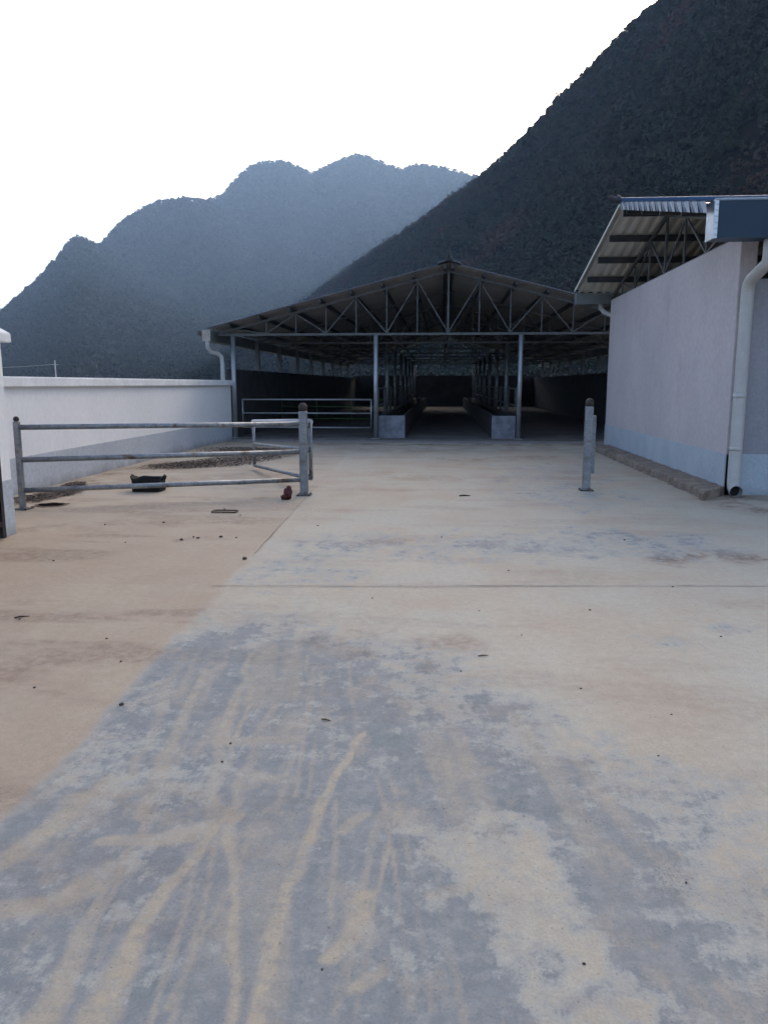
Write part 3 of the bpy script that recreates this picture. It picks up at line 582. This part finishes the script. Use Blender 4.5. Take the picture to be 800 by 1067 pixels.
def stall_rail(x, label):
    e = empty('stall_railing', label, 'railing', (x, 21.4, 0.05), 'feeding stall railings inside the barn')
    L_ = 27.0
    for z in (0.85, 1.32): MB().tube([(0, 0, z), (0, L_, z)], 0.024, 8).build('rail', 'truss', e)
    p = MB().tube([(0, 0, -0.01), (0, 0, 1.4)], 0.03, 8).build('post', 'truss', e)
    for k in range(1, 10): copy_to(p, e, (0, k * 3.0, 0))
    p = MB().tube([(0, 0.35, 0.85), (0, 0.5, 1.32)], 0.016, 6); p.tube([(0, 0.8, 0.85), (0, 0.72, 1.32)], 0.016, 6); p = p.build('neck_bar', 'truss', e)
    for k in range(1, 9): copy_to(p, e, (0, k * 3.0, 0))
stall_rail(-1.79, 'galvanised stall railing along the left feeding trough in the barn')
stall_rail(2.07, 'galvanised stall railing along the right feeding trough in the barn')
pipe_gate('barn_gate', (-5.45, 20.98), (-1.9, 20.98), (1.08, 0.71, 0.32), (1.08, 0.71, 0.32), (0.022, 0.02, 0.02), 'three rail pipe gate closing the left bay at the barn front', m='galv_light', stile=0.02, group='pipe gates in the barn')
pipe_gate('barn_gate', (-5.6, 27.0), (-1.9, 27.0), (0.95, 0.72, 0.3), (0.95, 0.72, 0.3), (0.022, 0.02, 0.02), 'dim green painted inner pipe gate farther back in the left barn bay', n_mid=2, m='green_paint', stile=0.02, group='pipe gates in the barn')

# ------------------------------------------------------------------ grey outbuilding on the right
SX0, SX1, SY0, SY1 = 3.85, 13.0, 10.7, 18.5
RY, RZ = 14.6, 4.62
EY0, EZ0 = 10.06, 3.62
EY1, EZ1 = 19.1, 3.62
VX = 3.18
shed = empty('rendered_outbuilding', 'grey-lavender rendered building with blue roof sheets and open gable trusses', 'building', (SX0, SY0, 0))
so = Vector((-SX0, -SY0, 0))
def sp(m, name, mt, parent=None, bevel=0): return off(m, so).build(name, mt, parent or shed, bevel)
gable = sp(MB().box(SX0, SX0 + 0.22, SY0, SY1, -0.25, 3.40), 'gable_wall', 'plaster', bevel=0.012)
sp(MB().box(SX0 - 0.006, SX0 + 0.1, SY0 + 0.0, SY1 + 0.004, -0.1, 0.56), 'base_band', 'band', gable)
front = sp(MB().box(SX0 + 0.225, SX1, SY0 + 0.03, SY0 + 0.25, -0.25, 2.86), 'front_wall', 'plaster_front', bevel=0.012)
sp(MB().box(SX0 + 0.226, SX1, SY0 + 0.024, SY0 + 0.2, -0.1, 0.56), 'base_band', 'band', front)
sp(MB().box(SX0 + 0.225, SX1 - 0.225, SY1 - 0.22, SY1, -0.25, 2.9), 'back_wall', 'plaster_front')
sp(MB().box(SX1 - 0.22, SX1, SY0 + 0.26, SY1, -0.25, 3.4), 'side_wall', 'plaster_front')
sp(MB().box(SX0 + 0.23, SX1 - 0.23, SY0 + 0.26, SY1 - 0.23, -0.2, 0.04), 'floor_slab', 'barn_floor')
M['timber'] = mat('brown_soffit_board', (0.12, 0.095, 0.075), (0.08, 0.06, 0.05), 0.8, 0, 6)
for x in (4.35, 6.6, 8.8, 11.0): sp(MB().box(x, x + 0.2, SY0 + 0.05, SY0 + 0.23, 2.862, 3.45), 'wall_pier', 'timber')
def zs(y): return RZ - (RZ - EZ0) * (RY - y) / (RY - EY0) if y < RY else RZ - (RZ - EZ1) * (y - RY) / (EY1 - RY)
VX1 = 13.6
for (ya, yb) in ((RY, EY0), (RY, EY1)):
    m = MB(); pitch, depth = 0.2, 0.035; prof = [(0, 0), (0.25, 0), (0.38, 0.7), (0.5, 1), (0.75, 1), (0.88, 0.3)]
    for lay, mi in ((0, 0), (0.006, 1)):
        vs = []; k = 0
        for i in range(int((VX1 - VX) / pitch)):
            for a, h in prof:
                for y in (ya, yb): vs.append((VX + (i + a) * pitch, y, zs(y) + h * depth + lay))
                k += 1
        m.add(vs, [(2 * j, 2 * j + 1, 2 * j + 3, 2 * j + 2) for j in range(k - 1)], mi=mi)
    rf = sp(m, 'roof', ['shed_under', 'shed_top'])
    sgn = 1 if yb > ya else -1
    for dy in (0.12, 1.22, 2.3, 3.4):
        y = RY + sgn * dy
        sp(MB().box(VX + 0.03, VX1 - 0.1, y - 0.03, y + 0.03, zs(y) - 0.13, zs(y) - 0.012), 'purlin', 'dark_steel', rf)
    # verge flashing with folded steps like roof tiles
    v = MB(); n = 42 if sgn < 0 else 1
    for i in range(n):
        ye = yb - 0.16 if sgn < 0 else yb
        y0_, y1_ = ya + (ye - ya) * i / n, ya + (ye - ya) * (i + 0.995) / n
        z0_, z1_ = zs(y0_), zs(y1_)
        th = 0.115 if sgn < 0 else 0.04
        sh = 0.14 * sgn if sgn < 0 else 0; wv = 0.012 * math.sin(i * 2.1)
        v.add([(VX - 0.07, y0_, z0_ + 0.055), (VX + 0.16, y0_, z0_ + 0.055), (VX + 0.16, y1_, z1_ + 0.075), (VX - 0.07, y1_, z1_ + 0.075),
               (VX - 0.07 + wv, y0_ + sh, z0_ + 0.05 - th - 0.22 * abs(sh)), (VX - 0.07 + wv, y1_ + sh, z1_ + 0.05 - th - 0.22 * abs(sh))],
              [(0, 1, 2, 3), (0, 3, 5, 4)], mi=1 if i % 3 == 1 else 0)  # every third step paler: gloss on the blue sheet painted as colour
    sp(v, 'verge_flashing', ['shed_top', 'blue_pale'] if sgn < 0 else ['shed_under', 'shed_under'], rf)
r = MB().tube([(VX - 0.05, RY, RZ + 0.07), (VX1, RY, RZ + 0.07)], 0.07, 10)
r = sp(r, 'ridge_cap', 'shed_top')
f = MB().tube([(VX, RY, RZ + 0.08), (VX - 0.14, RY, RZ + 0.1), (VX - 0.26, RY, RZ + 0.17)], [0.065, 0.05, 0.02], 8); f.blob((VX - 0.1, RY, RZ + 0.13), (0.05, 0.05, 0.06), 0.2, 8, 2)
sp(f, 'ridge_finial', 'dark_steel', r)
# trusses across the gable
for j, x in enumerate((SX0 + 0.11, 6.9, 10.0, 12.8)):
    m = MB(); zc = 3.43 if j else 3.425
    m.bar((x, SY0 - 0.55, zc), (x, SY1 + 0.5, zc), 0.05, 0.05)
    m.bar((x, RY, RZ - 0.17), (x, EY0 + 0.08, zs(EY0 + 0.08) - 0.16), 0.05, 0.06); m.bar((x, RY, RZ - 0.17), (x, EY1 - 0.08, zs(EY1 - 0.08) - 0.16), 0.05, 0.06)
    m.bar((x, RY, zc), (x, RY, RZ - 0.17), 0.04, 0.04)
    for s in (-1, 1):
        for i in (1, 2, 3):
            y = RY + s * i * 1.1; m.bar((x, y, zc + 0.02), (x, y, zs(y) - 0.18), 0.032, 0.032)
        for a, b_ in ((0, 1), (2, 1), (2, 3)):
            ya, yb = RY + s * a * 1.1, RY + s * b_ * 1.1; m.bar((x + 0.001, ya, zc + 0.02), (x + 0.001, yb, zs(yb) - 0.18), 0.028, 0.028)
    sp(m, 'truss', 'truss')
# gutters
def gutter(y0, y1, z0, z1, mt, end, dxg=0.0):
    m = MB(); m.box((VX + dxg) - 0.02, VX1, y0, y1, z0, z0 + 0.015); m.box((VX + dxg) - 0.02, VX1, y0, y0 + 0.012, z0 + 0.0155, z1); m.box((VX + dxg) - 0.02, VX1, y1 - 0.012, y1, z0 + 0.0155, z1)
    g_ = sp(m, 'gutter', mt)
    sp(MB().box((VX + dxg) - 0.036, (VX + dxg) - 0.0205, y0 - 0.002, y1 + 0.002, z0 - 0.002, z1 + 0.002), 'end_cap', end, g_)
    rim = MB().tube([((VX + dxg) - 0.03, y0, z1), (VX1, y0, z1 + 0.012)], 0.014, 8); sp(rim, 'rolled_rim', 'blue_pale' if mt == 'gutter_blue' else mt, g_)
    if mt == 'gutter_blue':
        fold = MB().box((VX + dxg) - 0.03, (VX + dxg) + 0.012, y0 - 0.008, y0 - 0.0025, z0, z1)
        for k in range(6): fold.blob(((VX + dxg) - 0.005, y0 - 0.008, z0 + 0.04 + k * 0.07), (0.018, 0.008, 0.012), 0.2, 8, k)
        sp(fold, 'folded_seam', 'shiny', g_)
gutter(9.85, 10.12, 3.22, 3.66, 'gutter_blue', 'shiny', 0.06)
gutter(19.0, 19.24, 3.36, 3.6, 'gutter_grey', 'gutter_grey')
pts = [(3.93, 9.98, 3.23), (3.93, 9.98, 3.05)]
for i in range(1, 6):
    t = i / 5 * math.pi / 2; pts.append((3.93, 9.98 + 0.1 * (1 - math.cos(t)), 3.02 - 0.1 * math.sin(t) * 0.9))
pts += [(3.93, 10.42, 2.84)]
for i in range(1, 6):
    t = i / 5 * math.pi / 2; pts.append((3.93, 10.42 + 0.17 * math.sin(t), 2.84 - 0.17 * (1 - math.cos(t)) - 0.02 * i / 5))
pts += [(3.93, 10.59, 2.5), (3.93, 10.59, 0.2), (3.93, 10.575, 0.13), (3.93, 10.52, 0.085), (3.93, 10.46, 0.08)]
pipe = sp(MB().tube(pts, 0.076, 18, cap=False), 'downpipe', 'pvc')
for z in (0.62, 1.32): sp(MB().tube([(3.93, 10.59, z), (3.93, 10.59, z + 0.05)], 0.082, 18), 'pipe_coupling', 'pvc', pipe)
sp(MB().tube([(3.93, 10.5, 0.083), (3.93, 10.452, 0.079)], 0.083, 18, cap=False), 'pipe_outlet', 'pvc', pipe)
sp(MB().tube([(3.93, 10.53, 0.083), (3.93, 10.535, 0.083)], 0.068, 18), 'pipe_mouth_shade', 'rubber', pipe)  # black disc stands in for the shade inside the pipe
sp(MB().tube([(3.74, 19.1, 3.37), (3.74, 19.1, 3.27), (3.8, 18.9, 3.16), (3.93, 18.66, 3.06), (3.95, 18.58, 2.9), (3.95, 18.58, 0.1)], 0.055, 12), 'downpipe', 'pvc')
# worn concrete ledge along the gable wall: uneven edge
m = MB(); rr_ = random.Random(5); vs = []; ny = 60
for i in range(ny + 1):
    y = 10.15 + (17.9 - 10.15) * i / ny; e = rr_.uniform(-0.02, 0.03); w_ = 0.38 + (0.05 if i < 3 else 0)
    zt = 0.115 + rr_.uniform(-0.008, 0.008)
    k_ = 0.5 * max(0, 1 - i / 6); b_ = rr_.random() * 0.02
    vs += [(SX0 - w_ - e - 0.02, y, -0.1), (SX0 - w_ - e, y, zt - 0.012 - b_), (SX0 - w_ + 0.022, y + 0.05 * k_, zt), (SX0 - 0.0075, y + k_, zt + 0.008), (SX0 - 0.0075, y + k_, -0.1)]
fs = []
for i in range(ny):
    a, c = 5 * i, 5 * i + 5; fs += [(a + q, a + q + 1, c + q + 1, c + q) for q in range(4)]
fs += [(0, 4, 3, 2, 1), tuple(5 * ny + q for q in range(5))]
m.add(vs, fs); sp(m, 'wall_ledge', 'ledge')

# ------------------------------------------------------------------ loose things in the yard
tub = empty('rubber_tub', 'black rubber tub standing on the dusty concrete behind the closed gate', 'tub', (-4.13, 10.55, 0.0))
m = MB(); rr_ = random.Random(2); n = 28; rings = []
for (k, z) in ((0.97, 0.004), (0.98, 0.17), (1.01, 0.195), (0.95, 0.188), (0.88, 0.1)):
    ring = []
    for i in range(n):
        t = 2 * math.pi * i / n; c_, s_ = math.cos(t), math.sin(t)
        x = 0.215 * k * math.copysign(abs(c_) ** 0.35, c_); y = 0.16 * k * math.copysign(abs(s_) ** 0.35, s_)
        ring.append((x, y, z + (0.022 * math.sin(3 * t + 1) * math.cos(t) + rr_.uniform(-.006, .006) if z > 0.1 else 0)))
    rings.append(ring)
m.v = [p for r_ in rings for p in r_]
for a in range(4):
    for i in range(n): m.f.append((a * n + i, a * n + (i + 1) % n, (a + 1) * n + (i + 1) % n, (a + 1) * n + i)); m.sm.append(True); m.mi.append(0)
m.f.append(tuple(reversed(range(n)))); m.sm.append(False); m.mi.append(0); m.f.append(tuple(4 * n + i for i in range(n))); m.sm.append(False); m.mi.append(0)
m.build('tub_body', 'rubber', tub)
for s in (-1, 1): MB().tube([(s * 0.215, -0.06, 0.16), (s * 0.235, -0.05, 0.205), (s * 0.235, 0.0, 0.225), (s * 0.235, 0.05, 0.205), (s * 0.215, 0.06, 0.16)], 0.014, 8).build('handle', 'rubber', tub)
bag = empty('crumpled_red_bag', 'small crumpled dark red bag lying at the foot of the centre gate post', 'bag', (-1.99, 9.86, 0))
m = MB().blob((0.0, 0, 0.085), (0.058, 0.055, 0.083), 0.2, 14, 5); m.blob((-0.045, -0.02, 0.04), (0.05, 0.05, 0.037), 0.22, 12, 8); m.build('bag_body', 'red_cloth', bag)
MB().blob((0.012, 0.01, 0.165), (0.032, 0.03, 0.022), 0.25, 10, 9).build('knot', 'red_cloth', bag)
loop = MB(); pts = []
for cx, cy, a0 in ((0.12, 0.05, 0), (-0.12, 0.05, 90), (-0.12, -0.05, 180), (0.12, -0.05, 270)):
    for q in range(4): t = R(a0 + q * 30); pts.append((cx + 0.025 * math.cos(t), cy + 0.025 * math.sin(t), 0.011))
loop.tube(pts, 0.0085, 8, closed=True)
tag(loop.build('wire_loop', 'wire', loc=(-2.54, 8.8, 0.002)), 'flat oblong loop of brown wire lying on the dusty concrete before the gate', 'wire loop')
dr = empty('drain_opening', 'dark ragged drain opening in the ground near the left gate post', 'drain', (-4.84, 9.15, 0.0))
m = MB(); n = 26; rr_ = random.Random(4)
o_ = [(0.17 * (1 + rr_.uniform(-.22, .22)) * math.cos(2 * math.pi * i / n), 0.14 * (1 + rr_.uniform(-.12, .12)) * math.sin(2 * math.pi * i / n)) for i in range(n)]
vs = [(x * 1.25, y * 1.25, 0.004) for x, y in o_] + [(x * 1.08, y * 1.08, 0.015) for x, y in o_] + [(x * 0.95, y * 0.99, 0.011) for x, y in o_]
fs = [(a * n + i, a * n + (i + 1) % n, (a + 1) * n + (i + 1) % n, (a + 1) * n + i) for a in range(2) for i in range(n)]
m.add(vs, fs, True).build('rim', 'litter', dr)
m = MB().add([(x * 0.97, y * 0.97, 0.0125) for x, y in o_], [tuple(range(n))]); m.build('opening', 'pit', dr)  # flat black sheet, darkness of the hole put into its colour

def litter(poly, name, label, h, seed, n=420):
    """low heap of dead leaves and soil: a crumbly mound plus scattered leaf-size flakes"""
    g2 = random.Random(seed); m = MB()
    for _ in range(n):
        (ax, ay, aw), (bx, by, bw_) = random.Random(g2.random()).sample([], 0) or g2.choice([(poly[i], poly[i + 1]) for i in range(len(poly) - 1)])
        t = g2.random(); w = aw + (bw_ - aw) * t; a = g2.uniform(0, 6.28); q = g2.random() ** 0.6
        x = ax + (bx - ax) * t + math.cos(a) * w * q; y = ay + (by - ay) * t + math.sin(a) * w * q
        if x < -5.74: continue
        z = 0.004 + h * (1 - q) * g2.uniform(0.2, 1)
        s = g2.uniform(0.01, 0.032); r_ = Matrix.Rotation(g2.uniform(0, 6.28), 3, 'Z') @ Matrix.Rotation(g2.uniform(-.6, .6), 3, 'X')
        pts = [Vector((x, y, z + 0.012)) + r_ @ Vector(p) for p in ((-s, 0, 0), (0, -s * 0.6, s * .2), (s, 0, 0), (0, s * 0.6, s * .1))]
        pts = [(p.x, p.y, max(p.z, 0.006)) for p in pts]
        m.add(pts, [(0, 1, 2, 3)])
    return tag(m.build(name, 'litter'), label, 'leaf litter', kind='stuff')
litter([(-5.0, 13.6, 0.5), (-4.2, 14.4, 0.8), (-3.5, 16.8, 0.6), (-4.9, 17.4, 0.8)], 'leaf_litter', 'flat brown patch of soil and leaf litter behind the gates by the barn corner', 0.03, 3, 9000)
litter([(-5.4, 9.4, 0.3), (-5.2, 10.2, 0.25), (-5.5, 11.2, 0.15)], 'leaf_litter', 'brown leaf litter beside the dark drain at the foot of the white wall', 0.03, 8, 2200)

chips = [(-0.47, 5.24, 9), (-1.49, 3.33, 13), (-1.68, 6.38, 26), (-1.97, 4.25, 9), (-2.01, 3.5, 8), (-1.73, 3.89, 8), (-2.69, 4.58, 10), (-3.01, 8.06, 16), (0.12, 3.88, 6), (0.71, 3.69, 7), (1.01, 5.06, 9),
         (1.74, 5.71, 9), (1.69, 4.56, 8), (0.27, 4.99, 6), (0.56, 6.13, 9), (1.79, 7.47, 12), (1.07, 3.41, 6), (-0.87, 2.98, 7), (-0.86, 2.82, 6), (-0.29, 1.75, 4), (0.76, 2.18, 5), (0.39, 1.82, 5), (0.02, 7.48, 10),
         (-2.6, 9.0, 14), (-2.3, 8.6, 12), (-2.0, 7.3, 12), (-3.3, 6.2, 10), (-2.5, 7.15, 22), (-2.37, 7.25, 18), (-2.16, 7.32, 20), (-2.43, 7.3, 14), (-3.0, 7.0, 10), (-3.6, 7.9, 13), (-1.3, 8.0, 12), (0.9, 3.0, 5), (0.5, 4.5, 6)]
proto = []
for s in range(4):
    m = MB().blob((0, 0, 0.5), (1.0, 0.75, 0.55), 0.22, 9, s + 1); m.sm = [False] * len(m.sm); proto.append(m)
for i, (x, y, s) in enumerate(chips):
    o = proto[i % 4].build('stone_chip', 'stone', loc=(x, y, 0.001)) if i < 4 else proto_o[i % 4].copy()
    if i < 4: proto_o = (proto_o + [o]) if i else [o]
    else: COL.objects.link(o)
    o.location = (x, y, 0.001); k = s / 1000 * 1.0; o.scale = (k, k, k * 0.8); o.rotation_euler = (0, 0, random.uniform(0, 6.28))
    tag(o, 'small dark stone chip lying loose on the concrete yard', 'stone', 'loose stone chips scattered over the yard')
for x, y, l, a, lab in ((0.33, 10.34, 0.15, 0.15, 'dry brown twig on the concrete between the two centre gate posts'), (0.25, 4.12, 0.06, 0.3, 'short dark twig lying midway on the beige concrete'),
                        (-0.5, 3.23, 0.05, -0.4, 'short dark twig lying on bare blue-grey concrete'), (-2.7, 4.62, 0.09, 0.5, 'thin twig on the brown dusty lane at the left')):
    m = MB().tube([(-l / 2, 0, 0.004 + l * .02), (-l * .1, l * .06, 0.004 + l * .05), (l / 2, 0, 0.004 + l * .02)], [l * .05, l * .07, l * .03], 7); m.tube([(0, l * .05, 0.004 + l * .04), (l * .2, l * .2, 0.004 + l * .02)], [l * .03, l * .02], 6)
    o = m.build('twig', 'twig', loc=(x, y, 0.0)); o.rotation_euler = (0, 0, a); tag(o, lab, 'twig', 'twigs on the yard')

# utility pole far beyond the wall
up = empty('utility_pole', 'slim pale utility pole with a wire standing far beyond the white wall', 'pole', (-76.6, 150, -0.3))
MB().tube([(0, 0, -0.3), (0, 0, 6.4)], [0.17, 0.11], 10).build('pole', 'pole', up)
MB().bar((-0.7, 0, 5.6), (0.7, 0, 5.6), 0.09, 0.09).build('crossarm', 'pole', up)
m = MB(); m.tube([(-30 * t, -14 * t, 5.66 - 0.9 * math.sin(math.pi * t)) for t in [i / 10 for i in range(11)]], 0.03, 6); m.build('wire', 'pole', up)

# ------------------------------------------------------------------ air, light, camera
hz = bpy.data.materials.new('valley_haze'); hz.use_nodes = True
nt = hz.node_tree; nt.nodes.remove(nt.nodes['Principled BSDF'])
pv = nt.nodes.new('ShaderNodeVolumePrincipled'); pv.inputs['Density'].default_value = HAZE_D; pv.inputs['Color'].default_value = (0.44, 0.65, 1.0, 1); pv.inputs['Anisotropy'].default_value = 0.2
nt.links.new(pv.outputs[0], nt.nodes['Material Output'].inputs['Volume']); M['haze'] = hz
tag(MB().box(-2700, 2700, -2700, 2700, -1.9, 440).build('haze', 'haze'), kind='stuff')

w = bpy.data.worlds.new('World'); scene.world = w; w.use_nodes = True
nt = w.node_tree; sky = nt.nodes.new('ShaderNodeTexSky'); sky.sky_type = 'NISHITA'; sky.sun_disc = False
sky.sun_elevation = R(SUN_EL); sky.sun_rotation = R(SUN_AZ); sky.air_density = 1.0; sky.dust_density = DUST; sky.ozone_density = 1.0; sky.altitude = 600
bgn = nt.nodes['Background']; nt.links.new(sky.outputs[0], bgn.inputs[0]); bgn.inputs[1].default_value = SKY_S
sun = bpy.data.lights.new('sun', 'SUN'); sun.energy = SUN_S; sun.angle = R(SUN_A); sun.color = (1, 0.95, 0.87)
so_ = bpy.data.objects.new('sun', sun); COL.objects.link(so_)
dv = Vector((math.sin(R(SUN_AZ)) * math.cos(R(SUN_EL)), math.cos(R(SUN_AZ)) * math.cos(R(SUN_EL)), math.sin(R(SUN_EL))))
so_.rotation_euler = dv.to_track_quat('Z', 'Y').to_euler(); so_.location = (0, 0, 60)

cam = bpy.data.cameras.new('camera'); co = bpy.data.objects.new('camera', cam); COL.objects.link(co)
co.location = (0, 0, 1.5); co.rotation_euler = (R(90 - 9.474), 0, R(4.231))
cam.sensor_fit = 'HORIZONTAL'; cam.sensor_width = 36; cam.lens = 36.0; cam.clip_start = 0.05; cam.clip_end = 8000
scene.camera = co
scene.view_settings.view_transform = 'Standard'; scene.view_settings.look = 'None'; scene.view_settings.exposure = EXPO; scene.view_settings.gamma = 1
scene.cycles.use_denoising = True; scene.cycles.max_bounces = 6; scene.cycles.volume_bounces = 0
